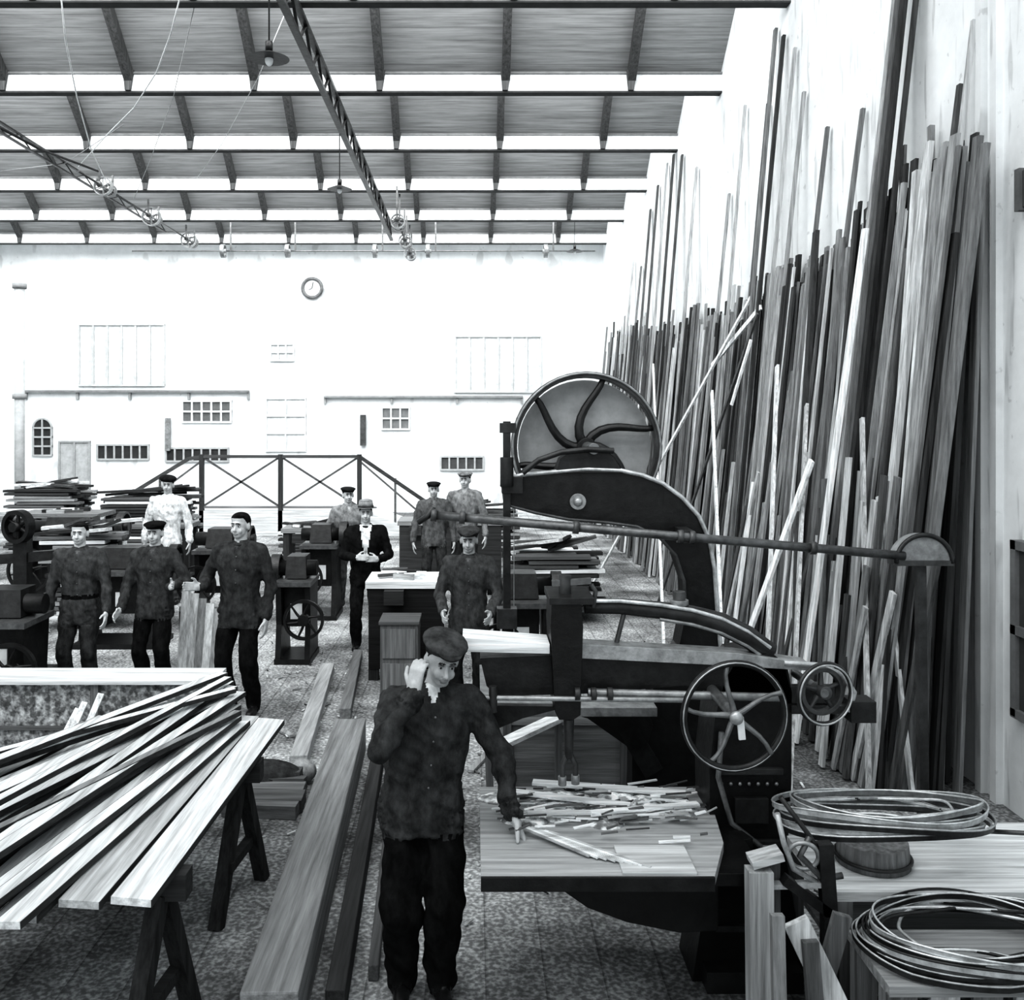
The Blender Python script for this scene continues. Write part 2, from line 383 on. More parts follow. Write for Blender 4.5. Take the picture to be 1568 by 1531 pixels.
# ---------------------------------------------------------------- band saw
Y=5.85
b=B()
outer=[(768,745),(772,733),(800,727),(850,722),(900,718),(950,720),(985,728),(1015,740),(1045,762),(1070,790),(1086,825),(1094,870),(1098,930),(1105,1010),(1118,1100),(1130,1200),(1150,1318)]
inner=[(960,1318),(968,1200),(968,1100),(1010,1040),(1040,990),(1050,940),(1048,890),(1035,850),(1010,822),(975,806),(930,800),(870,795),(820,785),(772,772)]
b.prism([W(x,y,Y) for x,y in outer+inner],(0,.2,0),MET,.018)
b.tube([W(x,y,Y-.01) for x,y in outer],.014,8,STEEL,.6)
b.tube([W(x,y,Y-.01) for x,y in inner[5:]],.010,8,MET,.1)
Yw=Y+.36; c=W(897,684,Yw); R=115*K*Yw/F
b.wheel(c,(0,1,0),R,6,(.04,.05),.026,curve=.95,t=.03,hub=.06,phase=.35,rt=.05)
b.ring(c-V((0,.055,0)),(0,1,0),R-.012,.009,m=STEEL,t=.3,n=60)
b.cyl(c+V((0,.085,0)),c+V((0,.10,0)),R-.05,n=48,m=PAINT,t=.42)
b.cyl(c-V((0,.42,0)),c+V((0,.2,0)),.035,m=STEEL,t=.2)
b.prism([W(x,y,Y-.02) for x,y in [(850,724),(858,702),(875,690),(925,690),(940,700),(955,724)]],(0,.16,0),MET,.03)
b.tube([W(x,y,Y-.06) for x,y in [(800,724),(825,704),(860,692),(900,688),(940,690)]],.018,8,MET,.05)
b.cyl(W(885,768,Y-.03),W(885,768,Y+.02),.05,m=STEEL,t=.3)
b.ell(W(885,768,Y-.03),(.03,.03,.03),STEEL,.5)
b.beam(W(776,645,Y-.05),W(776,950,Y-.05),.045,.045,MET,.03)
b.cyl(W(776,700,Y-.1),W(776,745,Y-.1),.04,m=MET,t=.03)
b.beam(W(765,655,Y-.05),W(790,655,Y-.05),.05,.06,MET,.04)
b.beam(W(768,742,Y-.03),W(800,742,Y-.03),.1,.1,MET,.03)
b.box(W(776,945,Y-.05),(.12,.1,.12),MET,.05)
b.beam(W(787,690,Yw),W(787,1040,Yw),.004,.03,STEEL,.4,up=(0,1,0))
b.bb(WX(735,Y),WX(985,Y),Y-.45,Y+.5,1.02,1.07,STEEL,.25)
b.beam(W(955,1105,Y),W(1000,1180,Y),.1,.12,MET,.03)
b.prism([W(x,y,Y-.05) for x,y in [(800,1072),(985,1072),(1000,1110),(985,1160),(900,1100)]],(0,.25,0),MET,.02)
b.bb(WX(930,Y),WX(1165,Y),Y-.3,Y+.5,0,.08,MET,.03)
b.finish('band_saw',bevel=.006)
Yb=5.6
b=B()
p0=W(660,788,Yb);p1=W(1385,851,Yb)
b.tube([p0,p1],.026,12,STEEL,.16)
for f in(.0,.06,.3,.52,.545,.8): 
    q=p0.lerp(p1,f); q2=p0.lerp(p1,f+.012); b.cyl(q,q2,.038,m=MET,t=.1)
b.tube([W(664,775,Yb),W(655,790,Yb),W(640,800,Yb)],.018,8,MET,.06)
q=p0.lerp(p1,.545); b.beam(q,q+V((0,.24,0)),.07,.07,MET,.05)
c=W(1415,862,Yb)
b.prism([c+V((math.cos(a)*.165,0,math.sin(a)*.165)) for a in np.linspace(0,math.pi,18)],(0,.1,0),MET,.28)
b.tube([c+V((math.cos(a)*.165,-.005,math.sin(a)*.165)) for a in np.linspace(0,math.pi,18)],.014,8,STEEL,.05)
b.beam(c+V((-.17,.05,0)),c+V((.17,.05,0)),.12,.03,MET,.08)
b.beam(c+V((0,.05,.02)),c+V((.03,.07,-(c.z)+.0)),.05,.05,MET,.06)
b.finish('drive_shaft_bar')

# ---------------------------------------------------------------- near machine
Y=4.6
b=B()
col=[(1088,1330),(1086,1180),(1095,1100),(1110,1040),(1130,1008),(1180,1000),(1205,1015),(1213,1060),(1212,1200),(1205,1320)]
pts=[W(x,y,Y) for x,y in col]+[V((WX(1235,Y),Y,0)),V((WX(1060,Y),Y,0))]
b.prism(pts,(0,.3,0),MET,.014)
for (x,y,w_,h_) in [(1150,1180,.30,.03),(1150,1290,.32,.03),(1150,1420,.34,.03)]:
    c=W(x,y,Y-.01); b.box(c,(w_,.03,h_),MET,.05)
for i in range(14):
    c=W(1105+ (i%7)*14,1200 if i<7 else 1310,Y-.012); b.ell(c,(.010,.010,.010),STEEL,.25,nu=8,nv=6)
b.box(W(1150,1240,Y-.01),(.16,.03,.12),MET,.035)
b.tube([W(1105,1120,Y-.04),W(1100,1190,Y-.05),W(1120,1260,Y-.05),W(1170,1300,Y-.04)],.014,8,STEEL,.2)
b.bb(WX(1075,Y),WX(1220,Y),Y-.1,Y+.4,0,.1,MET,.03)
b.prism([W(x,y,Y) for x,y in [(735,1008),(840,1004),(1200,1012),(1212,1060),(1100,1062),(1050,1050),(900,1062),(760,1066),(745,1050)]],(0,.2,0),MET,.025)
b.prism([W(x,y,Y-.03) for x,y in [(890,986),(1130,1000),(1240,1016),(1240,1027),(1130,1020),(890,1008)]],(0,.12,0),STEEL,.42)
b.prism([W(x,y,Y-.06) for x,y in [(708,976),(842,986),(842,1001),(712,998)]],(0,.2,0),WXm,.85)
arch=[(895,928),(950,928),(1010,934),(1060,942),(1105,955),(1145,975),(1180,1000)]
b.tube([W(x,y,Y+.05) for x,y in arch],[.035,.038,.042,.048,.055,.055,.05],10,MET,.04)
b.tube([W(x,y-8,Y+.01) for x,y in arch],.010,8,STEEL,.6)  # pale tubes laid along the arm as painted highlights
b.tube([W(x,y+14,Y+.01) for x,y in arch[2:]],.009,8,STEEL,.3)
b.cyl(W(1040,905,Y+.05),W(1040,950,Y+.05),.03,m=MET,t=.1)
b.cyl(W(1040,918,Y+.05),W(1040,926,Y+.05),.045,m=STEEL,t=.3)
b.cyl(W(955,940,Y+.05),W(940,1000,Y+.05),.012,m=MET,t=.1)
b.prism([W(x,y,Y-.09) for x,y in [(845,918),(890,918),(893,960),(889,1095),(878,1102),(856,1102),(850,1090),(843,960)]],(0,.28,0),MET,.012)
b.bb(WX(838,Y),WX(905,Y),Y-.13,Y+.2,WZ(918,Y),WZ(908,Y),MET,.03)
b.cyl(W(865,880,Y),W(865,910,Y),.03,m=MET,t=.08); b.beam(W(845,893,Y),W(905,889,Y),.03,.03,MET,.15)
b.tube([W(905,895,Y),W(912,905,Y),W(908,930,Y)],.012,8,MET,.1)
b.cyl(W(871,1100,Y),W(871,1160,Y),.026,.02,m=MET,t=.06)
b.tube([W(871,1150,Y),W(862,1170,Y),W(861,1200,Y)],.014,8,MET,.08); b.tube([W(871,1150,Y),W(881,1170,Y),W(881,1198,Y)],.014,8,MET,.08)
b.cyl(W(861,1188,Y),W(861,1202,Y),.02,m=STEEL,t=.3);b.cyl(W(881,1186,Y),W(881,1200,Y),.02,m=STEEL,t=.3)
b.cyl(W(740,1068,Y-.1),W(1050,1072,Y-.1),.012,m=STEEL,t=.35)
b.cyl(W(900,1060,Y-.06),W(1200,1068,Y-.06),.02,m=STEEL,t=.3)
b.cyl(W(755,1050,Y-.1),W(755,1090,Y-.1),.02,m=MET,t=.04)
for x in(880,905,930): b.cyl(W(x,1062,Y-.1),W(x+8,1062,Y-.1),.03,m=MET,t=.06)
b.prism([W(x,y,Y+.1) for x,y in [(738,1080),(870,1082),(800,1100),(752,1120)]],(0,.05,0),MET,.03)
Yh=4.2; c=W(1125,1096,Yh); R=85*K*Yh/F
b.ring(c,(-.12,1,0),R-.012,.015,m=STEEL,t=.04,n=48,k=10)
b.ring(c-V((0,.012,0)),(-.12,1,0),R-.008,.004,m=STEEL,t=.5,n=48,k=6)
for i in range(5):
    q=math.radians(90+72*i+8); pts=[]
    for k in range(6):
        f=k/5; pts.append(c+V((math.cos(q+.12*math.sin(f*3.1))*R*.95*f, 0, math.sin(q+.12*math.sin(f*3.1))*R*.95*f)))
    b.tube(pts,[.016,.014,.012,.011,.010,.012],8,STEEL,.22)
b.cyl(c-V((0,.03,0)),c+V((0,.45,0)),.026,m=STEEL,t=.2); b.ell(c-V((0,.03,0)),(.03,.02,.03),STEEL,.4)
b.beam(c+V((.02,-.01,0)),c+V((.03,-.01,-.10)),.03,.015,PAINT,.8)
c=W(1263,1062,4.35); R=46*K*4.35/F
b.ring(c,(-.25,1,0),R,.011,m=STEEL,t=.06,n=40)
b.ring(c-V((.0,.02,0)),(-.25,1,0),R*.98,.005,m=STEEL,t=.5,n=40,k=6)
b.wheel(c+V((0,.05,0)),(-.2,1,0),R*.8,5,(.02,.02),.012,m=MET,t=.1,hub=.03)
b.cyl(c,c+V((-.02,.35,0)),.02,m=STEEL,t=.2)
b.beam(W(1195,1062,Y+.03),W(1275,1062,Y+.03),.06,.08,MET,.04)
b.tube([W(1200,1015,Y-.03),W(1250,1018,Y-.03),W(1290,1032,Y-.03),W(1308,1060,Y-.03),W(1300,1090,Y-.03)],.014,8,STEEL,.5)
b.box(W(1315,1085,Y),(.12,.12,.10),MET,.03)
b.beam(W(1315,1085,Y),W(1210,1085,Y),.04,.04,MET,.04)
TZ=.80
b.prism([(.03,3.98,TZ-.045),(1.0,3.98,TZ-.045),(1.12,4.3,TZ-.045),(1.2,4.95,TZ-.045),(.03,4.95,TZ-.045)],(0,0,.045),WXm,.42)
b.bb(.03,1.0,3.97,3.985,TZ-.06,TZ-.0,MET,.02)
b.bb(.62,.93,3.99,4.25,TZ,TZ+.012,WXm,.55)
b.prism([W(x,y,4.2) for x,y in [(835,1345),(1100,1345),(1100,1425),(1040,1428),(960,1412),(900,1390)]],(0,.6,0),MET,.010)
b.bb(.05,1.25,4.1,4.9,TZ-.10,TZ-.045,MET,.015)
b.beam((.95,4.5,.6),(1.25,4.6,.6),.3,.3,MET,.02)
b.finish('overhead_arm_machine',bevel=.004)
b=B()
for i in range(14):
    b.ell((U(.15,1.1),U(4.5,4.85),TZ+.0),(U(.06,.18),U(.05,.12),U(.015,.04)),DUST,U(.6,.85),nu=14,nv=8)
for i in range(120):
    x,y=U(.08,1.1),U(4.2,4.9) if random.random()<.12 else U(4.45,4.9); a=U(-.5,.5); L=U(.03,.16)
    z=TZ+U(.01,.05); b.beam((x,y,z),(min(1.15,x+L*math.cos(a)),min(4.93,y+L*math.sin(a)*.6),z+U(-.0,.02)),U(.006,.02),.006,WXm,random.choice([.1,.15,.5,.8,.9]))
for (x0_,y0_,x1_,y1_,w_,t_) in [(.12,4.78,.75,4.60,.05,.8),(.3,4.88,1.05,4.75,.06,.7),(.55,4.5,1.08,4.62,.04,.85),(.25,4.5,.62,4.52,.03,.6)]:
    b.beam((x0_,y0_,TZ+.05),(x1_,y1_,TZ+.045),w_,.012,WXm,t_)
for k in range(8): b.beam((.20+.02*k,4.40-.01*k,TZ+.035),(.50+.035*k,4.14-.015*k,TZ+.012),.014,.008,WXm,U(.4,.9))
b.finish('wood_shavings')

# ---------------------------------------------------------------- blade bench & coils
def coil(name,c,rx,ry,n,tilt,tail=None,h=.10,seed=0):
    rnd=random.Random(seed); b=B(); c=V(c)
    for k in range(n):
        f=1-.06*(k%3)-.01*rnd.random()*k; ph=rnd.random()*6; z=h*k/n
        ox,oy=rnd.uniform(-.02,.02),rnd.uniform(-.015,.015)
        pts=[]
        for i in range(56):
            a=2*math.pi*i/56
            p=V((ox+math.cos(a)*rx*f,oy+math.sin(a)*ry*f,z+.014+.012*math.sin(2*a+ph)+.008*math.sin(3*a+ph*2)))
            p.z+=tilt*math.sin(a)*ry; p.z=max(p.z,.003) if tilt==0 else p.z; pts.append(c+p)
        vs=[];fs=[]
        for i,p in enumerate(pts):
            vs+=[p,p+V((0,0,.022))]
        for i in range(56):
            j=(i+1)%56; fs.append((2*i,2*j,2*j+1,2*i+1))
        b.add(vs,fs,STEEL,rnd.choice([.05,.12,.3,.6]),True)
        b.tube([p+V((0,0,.024)) for p in pts],.0045,5,STEEL,rnd.choice([.05,.5,.7]),closed=True)
    for k in range(5):
        ph=rnd.random()*6; pts=[]
        for i in range(48):
            a=2*math.pi*i/48
            pts.append(c+V((math.cos(a)*rx*.76+.05*math.sin(2*a+ph),math.sin(a)*ry*.70+.04*math.cos(3*a+ph),.03+h*.5+.015*math.sin(2*a+ph)+tilt*math.sin(a)*ry*.7)))
        b.tube(pts,.007,6,STEEL,rnd.choice([.05,.4,.6]),closed=True)
    if tail: b.tube([V(p) for p in tail],.010,6,STEEL,.1)
    return b.finish(name)
BZ=.70
b=B()
b.bb(1.50,3.0,4.05,4.75,BZ-.04,BZ,WXm,.7)
for (x,y) in((1.55,4.1),(2.9,4.1),(1.55,4.7),(2.9,4.7)): b.bb(x-.05,x+.05,y-.05,y+.05,0,BZ-.04,WZm,.2)
b.beam((1.55,4.1,.3),(2.9,4.1,.3),.05,.08,WXm,.15)
b.bb(1.6,2.85,4.15,4.65,.34,.37,WXm,.2)
b.finish('wooden_bench')
b=B(); b.cyl((1.80,4.33,BZ),(1.80,4.33,BZ+.10),.16,.15,28,WZm,.2); b.ring((1.80,4.33,BZ+.03),(0,0,1),.162,.008,m=MET,t=.05); b.finish('wooden_block')
coil('coiled_saw_blades',(1.84,4.33,BZ+.155),.47,.34,9,-.18,tail=[(2.26,4.28,.86),(2.5,4.2,.88),(2.8,4.15,.79),(3.0,4.05,.73)],seed=3)
b=B(); LZ=.58
b.bb(1.55,2.6,3.58,3.98,LZ-.04,LZ,WXm,.3)
for (x,y) in((1.6,3.66),(2.5,3.66),(1.6,3.94),(2.5,3.94)): b.bb(x-.04,x+.04,y-.04,y+.04,0,LZ-.04,WZm,.25)
for k in range(6): b.beam((1.62+.15*k,3.61,0),(1.60+.16*k,3.59,LZ-.03),.11,.02,WZm,[.12,.35,.2,.4,.12,.25][k],up=(0,1,0))
b.finish('slatted_stool')
coil('coiled_saw_blades',(1.98,3.80,LZ+.005),.45,.29,11,0.0,h=.09,seed=9)
b=B()
b.beam((WX(1165,4.0),4.0,0),(WX(1162,4.0),4.0,WZ(1330,4.0)),.10,.08,WZm,.38,up=(0,1,0))
b.beam((WX(1190,4.02),4.08,0),(WX(1188,4.02),4.08,WZ(1310,4.02)),.05,.08,WZm,.15,up=(0,1,0))
b.beam(W(1148,1318,4.02),W(1195,1305,4.02),.1,.03,WXm,.5)
b.finish('timber_post')
b=B()
for (xa,ya,Ya,xb_,Yb_,w,t) in [(1218,1410,3.78,1360,3.70,.10,.5),(1290,1400,3.85,1215,3.85,.07,.15),(1190,1400,3.72,1197,3.66,.05,.25),(1240,1440,3.74,1262,3.70,.06,.12)]:
    p1=W(xa,ya,Ya); b.beam((WX(xb_,Yb_),Yb_,.01),p1,w,.035,WZm,t,up=(0,1,0))
b.finish('leaning_offcuts')
b=B()
def vz(x,y): return W(x,y,4.0)
b.tube([vz(1190,1245),vz(1200,1290),vz(1215,1330),vz(1250,1350)],.012,8,STEEL,.5)
b.tube([vz(1240,1280),vz(1225,1310),vz(1260,1345),vz(1290,1340)],.014,8,STEEL,.15)
b.tube([vz(1195,1220),vz(1240,1280),vz(1280,1345)],.010,8,MET,.04)
b.ring(vz(1230,1310),(0.2,1,.2),.06,.01,m=STEEL,t=.4)
b.beam(vz(1180,1355),vz(1275,1352),.04,.02,STEEL,.6)
b.beam(vz(1262,1290),vz(1272,1440),.06,.05,MET,.03)
b.beam(V((WX(1270,4.0),4.0,0)),vz(1270,1400),.06,.06,MET,.03)
b.beam(vz(1200,1345),vz(1275,1400),.05,.04,MET,.03)
b.finish('saw_sharpening_vise')

# ---------------------------------------------------------------- floor timbers
def timber(p0,p1,w,h,t,bev=.006):
    b=B(); b.beam(V((*p0,h/2)),V((*p1,h/2)),w,h,WYm,t); b.finish('floor_timber',bevel=bev)
timber((-.87,4.08),(-1.0,7.8),.25,.26,.27,.01)
timber((-.62,4.3),(-.75,7.7),.09,.14,.05)
timber((-.48,4.6),(-.63,8.0),.05,.08,.12)
timber((-1.35,7.4),(-1.55,10.2),.14,.10,.4)
timber((-1.15,8.6),(-1.3,10.8),.10,.10,.2)
b=B()
for i in range(5):
    b.beam((-1.75+U(-.05,.05),6.55+.09*i,.05+.02*i),(-1.2+U(-.05,.05),6.5+.1*i,.05+.02*i),.12,.09,WXm,U(.04,.2),roll=U(-.3,.3))
b.ell((-1.5,6.9,.12),(.28,.16,.12),CLOTH,.06); b.ell((-1.28,7.1,.09),(.12,.1,.09),CLOTH,.3)
b.finish('offcut_heap')
occ=[(-1.2,-.35,3.5,8.1),(-5,-1.2,7.2,8.0),(-2.9,-1.0,3.4,6.0),(.0,1.6,3.9,5.3),(-.5,.1,4.2,4.8),(-4.9,-3.5,8.2,10),(-1.3,-.2,9.0,11),(.1,1.2,6.7,7.8),(.5,1.8,5.4,6.5),(-3.5,-1.8,8.4,9.9),(-2.0,-1.1,6.3,7.3)]
b=B()
for i in range(1000):
    x,y=U(-4.5,2.5),U(4.0,11.5)
    if any(x0<x<x1 and y0<y<y1 for x0,x1,y0,y1 in occ): continue
    a=U(0,3.14);L=U(.02,.09)
    b.beam((x,y,.008),(x+L*math.cos(a),y+L*math.sin(a),.010+U(0,.012)),U(.006,.02),.006,WXm,random.choice([.06,.2,.5,.7]))
for i in range(22):
    x,y=U(-3.0,1.8),U(5.4,8.6)
    if any(x0<x<x1 and y0<y<y1 for x0,x1,y0,y1 in occ): continue
    a=U(-.7,.7)+1.57; L=U(.3,.6); b.beam((x,y,.015),(x+L*math.cos(a),y+L*math.sin(a),.02),.05,.02,WYm,U(.2,.6))
b.finish('wood_chips')

# ---------------------------------------------------------------- planks on trestles (left)
PZ=.80
def trestle(y,x0,x1,z):
    b=B()
    b.beam((x0,y,z-.06),(x1,y,z-.06),.10,.11,WXm,.05)
    for x in(x0+.12,x1-.12):
        b.beam((x,y-.03,z-.1),(x-.06,y-.28,0.0),.07,.06,WZm,.04); b.beam((x,y+.03,z-.1),(x+.06,y+.28,0.0),.07,.06,WZm,.04)
        b.beam((x-.02,y-.2,.28),(x+.02,y+.2,.28),.05,.05,WXm,.04)
    b.finish('sawhorse_trestle')
trestle(4.05,-2.7,-1.2,PZ); trestle(5.35,-2.7,-1.18,PZ)
b=B()
def plank(x0,y0,x1,y1,z0,w,th=.03,t=.7,z1=None,back=0):
    z1=z0 if z1 is None else z1; t=t*U(.75,1.05)
    z1+=U(0,.02); rl=U(-.07,.07)
    b.beam((x0,y0,z0+th/2),(x1,y1,z1+th/2),w,th,WYm,t,roll=rl)
    d=(V((x1,y1,0))-V((x0,y0,0))).normalized(); s_=V((d.y,-d.x,0))*(w/2+.001)
    for sg in(1,-1):
        o=s_*sg+V((0,0,-sg*math.sin(rl)*w/2))
        b.beam(V((x0,y0,z0+th/2))+o,V((x1,y1,z1+th/2))+o,.004,th*.98,WYm,.06)
z=PZ
for (x0,y0,x1,y1,w,t) in [(-1.335,3.74,-1.25,5.93,.16,.75),(-1.53,3.72,-1.42,6.0,.16,.6),(-1.72,3.62,-1.58,5.9,.15,.6),(-1.92,3.6,-1.76,6.0,.15,.55),(-2.12,3.5,-1.95,5.85,.16,.5),(-2.33,3.5,-2.14,6.0,.17,.55),(-2.54,3.5,-2.33,5.9,.17,.45)]:
    plank(x0,y0,x1,y1,z,w,.03,t)
z+=.036
for (x0,y0,x1,y1,w,t) in [(-1.70,3.50,-1.40,5.8,.10,.8),(-1.90,3.42,-1.50,5.95,.11,.7),(-2.15,3.5,-1.66,6.05,.13,.75),(-2.40,3.6,-1.84,6.1,.14,.6),(-2.64,3.5,-2.05,5.95,.14,.7),(-2.9,3.5,-2.24,5.9,.15,.6)]:
    plank(x0,y0,x1,y1,z,w,.028,t)
z+=.036
for (x0,y0,x1,y1,w,t) in [(-1.84,3.38,-1.42,5.75,.06,.85),(-2.15,3.45,-1.50,6.0,.10,.65),(-2.5,3.6,-1.62,6.15,.12,.85),(-2.8,3.7,-1.78,6.0,.11,.7),(-3.15,3.9,-1.98,6.1,.12,.65)]:
    plank(x0,y0,x1,y1,z,w,.028,t)
z+=.036
for (x0,y0,x1,y1,w,t) in [(-2.08,3.3,-1.48,6.1,.07,.8),(-2.65,3.6,-1.58,6.25,.10,.85),(-3.05,4.0,-1.70,6.1,.10,.7),(-2.3,3.5,-1.40,5.7,.045,.35),(-2.0,3.9,-1.62,6.35,.07,.75)]:
    plank(x0,y0,x1,y1,z,w,.028,t,z+.02)
z+=.055
for (x0,y0,x1,y1,w,t) in [(-2.85,3.8,-1.66,6.35,.08,.85),(-2.35,3.5,-1.60,6.25,.05,.7),(-2.9,4.4,-1.5,6.0,.05,.8)]:
    plank(x0,y0,x1,y1,z,w,.026,t,z+.02)
b.finish('plank_pile')
b=B()
X0,X1=-4.7,-2.02; Y0,Y1=7.4,7.68
b.bb(X0,X1,Y0,Y1,0,.66,DUST,.3)
for x in np.linspace(X0+.1,X1-.05,4): b.bb(x-.03,x+.03,Y0-.03,Y0-.001,0,.66,WZm,.2)
b.bb(X0-.03,X1+.03,Y0-.06,Y1+.05,.66,.69,WXm,.7)
b.bb(X0,X1,Y0-.02,Y0-.001,.30,.33,WXm,.15)
b.finish('wooden_bin')
b=B()
for (xa,xb_,yb_) in [(62,130,1075),(85,155,1062),(45,120,1085)]:
    p0=W(xa,1235,6.7);p1=W(xb_,yb_,7.2); p0.z=.02; b.beam(p0,p1,.045,.02,WZm,.7,up=(0,1,0))
b.finish('leaning_sticks')

# ---------------------------------------------------------------- background machines and benches
def workbench(name,x0,x1,y0,y1,h,t=.5,tl=.08,front=None):
    b=B(); b.bb(x0,x1,y0,y1,h-.07,h,WXm,t)
    for x in(x0+.08,x1-.08):
        for y in(y0+.08,y1-.08): b.bb(x-.05,x+.05,y-.05,y+.05,0,h-.07,WZm,tl)
    b.bb(x0+.05,x1-.05,y0+.1,y1-.1,.2,.24,WXm,tl*1.5)
    if front is not None: b.bb(x0+.04,x1-.04,y0+.02,y0+.05,.12,h-.07,WXm,front)
    b.beam((x0+.2,y0-.05,h-.15),(x0+.4,y0-.05,h-.15),.12,.14,WXm,tl)
    for i in range(9):
        x=U(x0+.1,x1-.3);y=U(y0+.1,y1-.1);b.beam((x,y,h+.03),(x+U(.1,.3),y+U(-.1,.1),h+.03),U(.03,.1),U(.03,.06),WXm,random.choice([.03,.05,.1,.4,.8]))
    b.finish(name)
def machine(name,x,y,w,h,R,t=.02,side=1,wd=.6):
    b=B()
    for sx in(-1,1):
        xx=x+sx*w*.4
        b.prism([(xx-.03,y-wd/2,0),(xx-.03,y+wd/2,0),(xx-.03,y+wd*.38,h*.5),(xx-.03,y+wd*.45,h),(xx-.03,y-wd*.45,h),(xx-.03,y-wd*.38,h*.5)],(.06,0,0),MET,t)
    b.bb(x-w/2,x+w/2,y-wd/2,y+wd/2,h,h+.05,STEEL,.15)
    b.bb(x-w*.3,x+w*.3,y-wd*.2,y+wd*.3,h*.45,h,MET,t)
    b.cyl((x-w*.55,y+.05,h+.16),(x+w*.55,y+.05,h+.16),.09,m=MET,t=t)
    b.prism([(x-w*.3,y-.1,h+.06),(x+w*.3,y-.1,h+.06),(x+w*.26,y-.05,h+.3),(x-w*.26,y-.05,h+.3)],(0,.3,0),MET,t*1.5)
    b.wheel((x+side*w*.6,y+.05,h+.16),(1,0,0),R*.7,5,(.03,.05),.015,t=t*2)
    b.wheel((x-side*w*.35,y-wd/2-.08,h*.6),(0,1,0),R,6,(.03,.025),.014,t=t,curve=.3)
    b.cyl((x-side*w*.35,y-wd/2-.08,h*.6),(x-side*w*.35,y,h*.6),.025,m=STEEL,t=.2)
    b.bb(x-.05,x+.08,y-wd*.2-.02,y-wd*.2,h*.55,h*.75,PAINT,.8)
    b.bb(x-w*.5,x+w*.5,y-wd*.5,y+wd*.5,0,.06,MET,t)
    b.finish(name)
machine('planing_machine',WX(0,8.6),8.7,.62,.85,.24,side=-1)
b=B(); c=W(28,806,9.8); b.wheel(c,(.3,1,0),.17,6,(.04,.05),.02,t=.02,hub=.05); b.beam((c.x,c.y+.1,0),c+V((0,.1,0)),.14,.14,MET,.025); b.cyl(c,c+V((0,.12,0)),.03)
b.bb(c.x-.25,c.x+.25,c.y-.1,c.y+.35,0,.1,MET,.03); b.beam(c+V((-.3,.1,-.35)),c+V((.35,.1,-.3)),.1,.1,MET,.03); b.finish('pulley_stand')
machine('mortising_machine',WX(335,12.5),12.6,.6,.95,.25)
machine('jointer_machine',WX(450,10.6),10.8,.4,.85,.22,side=-1)
machine('thickness_planer',WX(487,12.8),13.1,.5,.95,.25)
machine('spindle_moulder',WX(800,9.2),9.6,.6,.85,.22)
machine('circular_saw_bench',WX(185,11.4),11.5,1.0,.85,.25)
machine('tenoning_machine',WX(90,13.2),13.6,1.2,1.0,.3)
workbench('workbench',WX(560,9.9),WX(682,9.9),9.85,10.5,1.02,.8,.04,front=.02)
b=B(); b.bb(WX(582,9.2),WX(640,9.2),9.2,9.6,0,.72,WZm,.15); b.bb(WX(580,9.2),WX(642,9.2),9.18,9.62,.72,.75,WXm,.12)
b.bb(WX(586,9.2),WX(636,9.2),9.185,9.2,.1,.35,WZm,.2); b.bb(WX(586,9.2),WX(636,9.2),9.185,9.2,.4,.68,WZm,.18); b.finish('tool_cabinet')
workbench('workbench',WX(150,14.9),WX(290,14.9),14.9,15.5,1.05,.2,.04)
workbench('workbench',WX(610,16),WX(770,16),15.8,16.6,1.0,.3,.06,front=.06)
workbench('workbench',WX(20,16),WX(150,16),16,16.8,1.1,.2,.04)
workbench('workbench',WX(430,15.6),WX(520,15.6),15.6,16.2,.9,.25,.05)
def lpile(x0,x1,y,h,n,dy=.9):
    b=B()
    for x in(x0+.2,x1-.2): b.beam((x,y-dy/2,.06),(x,y+dy/2,.06),.1,.12,WYm,.1)
    z=.12
    while z<h:
        yy=y-dy/2
        while yy<y+dy/2:
            w=U(.12,.25); b.beam((x0+U(-.15,.15),yy+w/2,z+.025),(x1+U(-.2,.2),yy+w/2+U(-.03,.03),z+.025+U(0,.01)),w*.95,.045,WXm,random.choice([.04,.06,.1,.15,.3,.7])); yy+=w
        z+=.06
    for i in range(n):
        b.beam((x0+U(-.2,.5),y+U(-.4,.4),z+U(0,.1)),(x1+U(-.6,.3),y+U(-.4,.4),z+U(0,.25)),.12,.04,WXm,random.choice([.04,.05,.1,.6]))
    b.finish('timber_stack')
lpile(WX(70,12.4)+.1,WX(175,12.4),12.5,1.15,9,.5)
lpile(WX(170,18.5),WX(290,18.5),18.5,1.2,8)
lpile(WX(50,19.5),WX(140,19.5),19.0,1.3,8)
lpile(WX(440,18),WX(520,18),18.2,.6,5)
lpile(WX(790,13),WX(900,13),13,.9,6)
lpile(WX(650,19),WX(780,19),19,.8,6)
b=B()
for k in range(5): 
    x=WX(275+12*k,9.6); b.beam((x,9.62,.015),(x+.02,9.78,WZ(905+8*k,9.6)),.09,.025,WZm,[.7,.6,.3,.75,.4][k],up=(0,1,0))
b.beam((WX(270,9.6),9.9,0),(WX(270,9.6),9.9,.75),.1,.1,WZm,.1);b.beam((WX(330,9.6),9.9,0),(WX(330,9.6),9.9,.75),.1,.1,WZm,.1)
b.beam((WX(265,9.6),9.9,.75),(WX(335,9.6),9.9,.75),.2,.05,WXm,.3)
b.finish('upright_boards')
b=B(); X0,X1=WX(770,6.9),WX(962,6.9)
b.bb(X0,X1,6.9,7.6,0,.60,WXm,.22); b.bb(X0-.02,X1+.02,6.88,6.9,.5,.6,WXm,.3); b.bb(X0,X0+.06,6.87,6.9,0,.6,WZm,.15); b.bb(X1-.06,X1,6.87,6.9,0,.6,WZm,.15); b.bb(X0+.05,X1-.05,6.95,7.55,.6,.66,DUST,.35)
b.finish('sawdust_box')
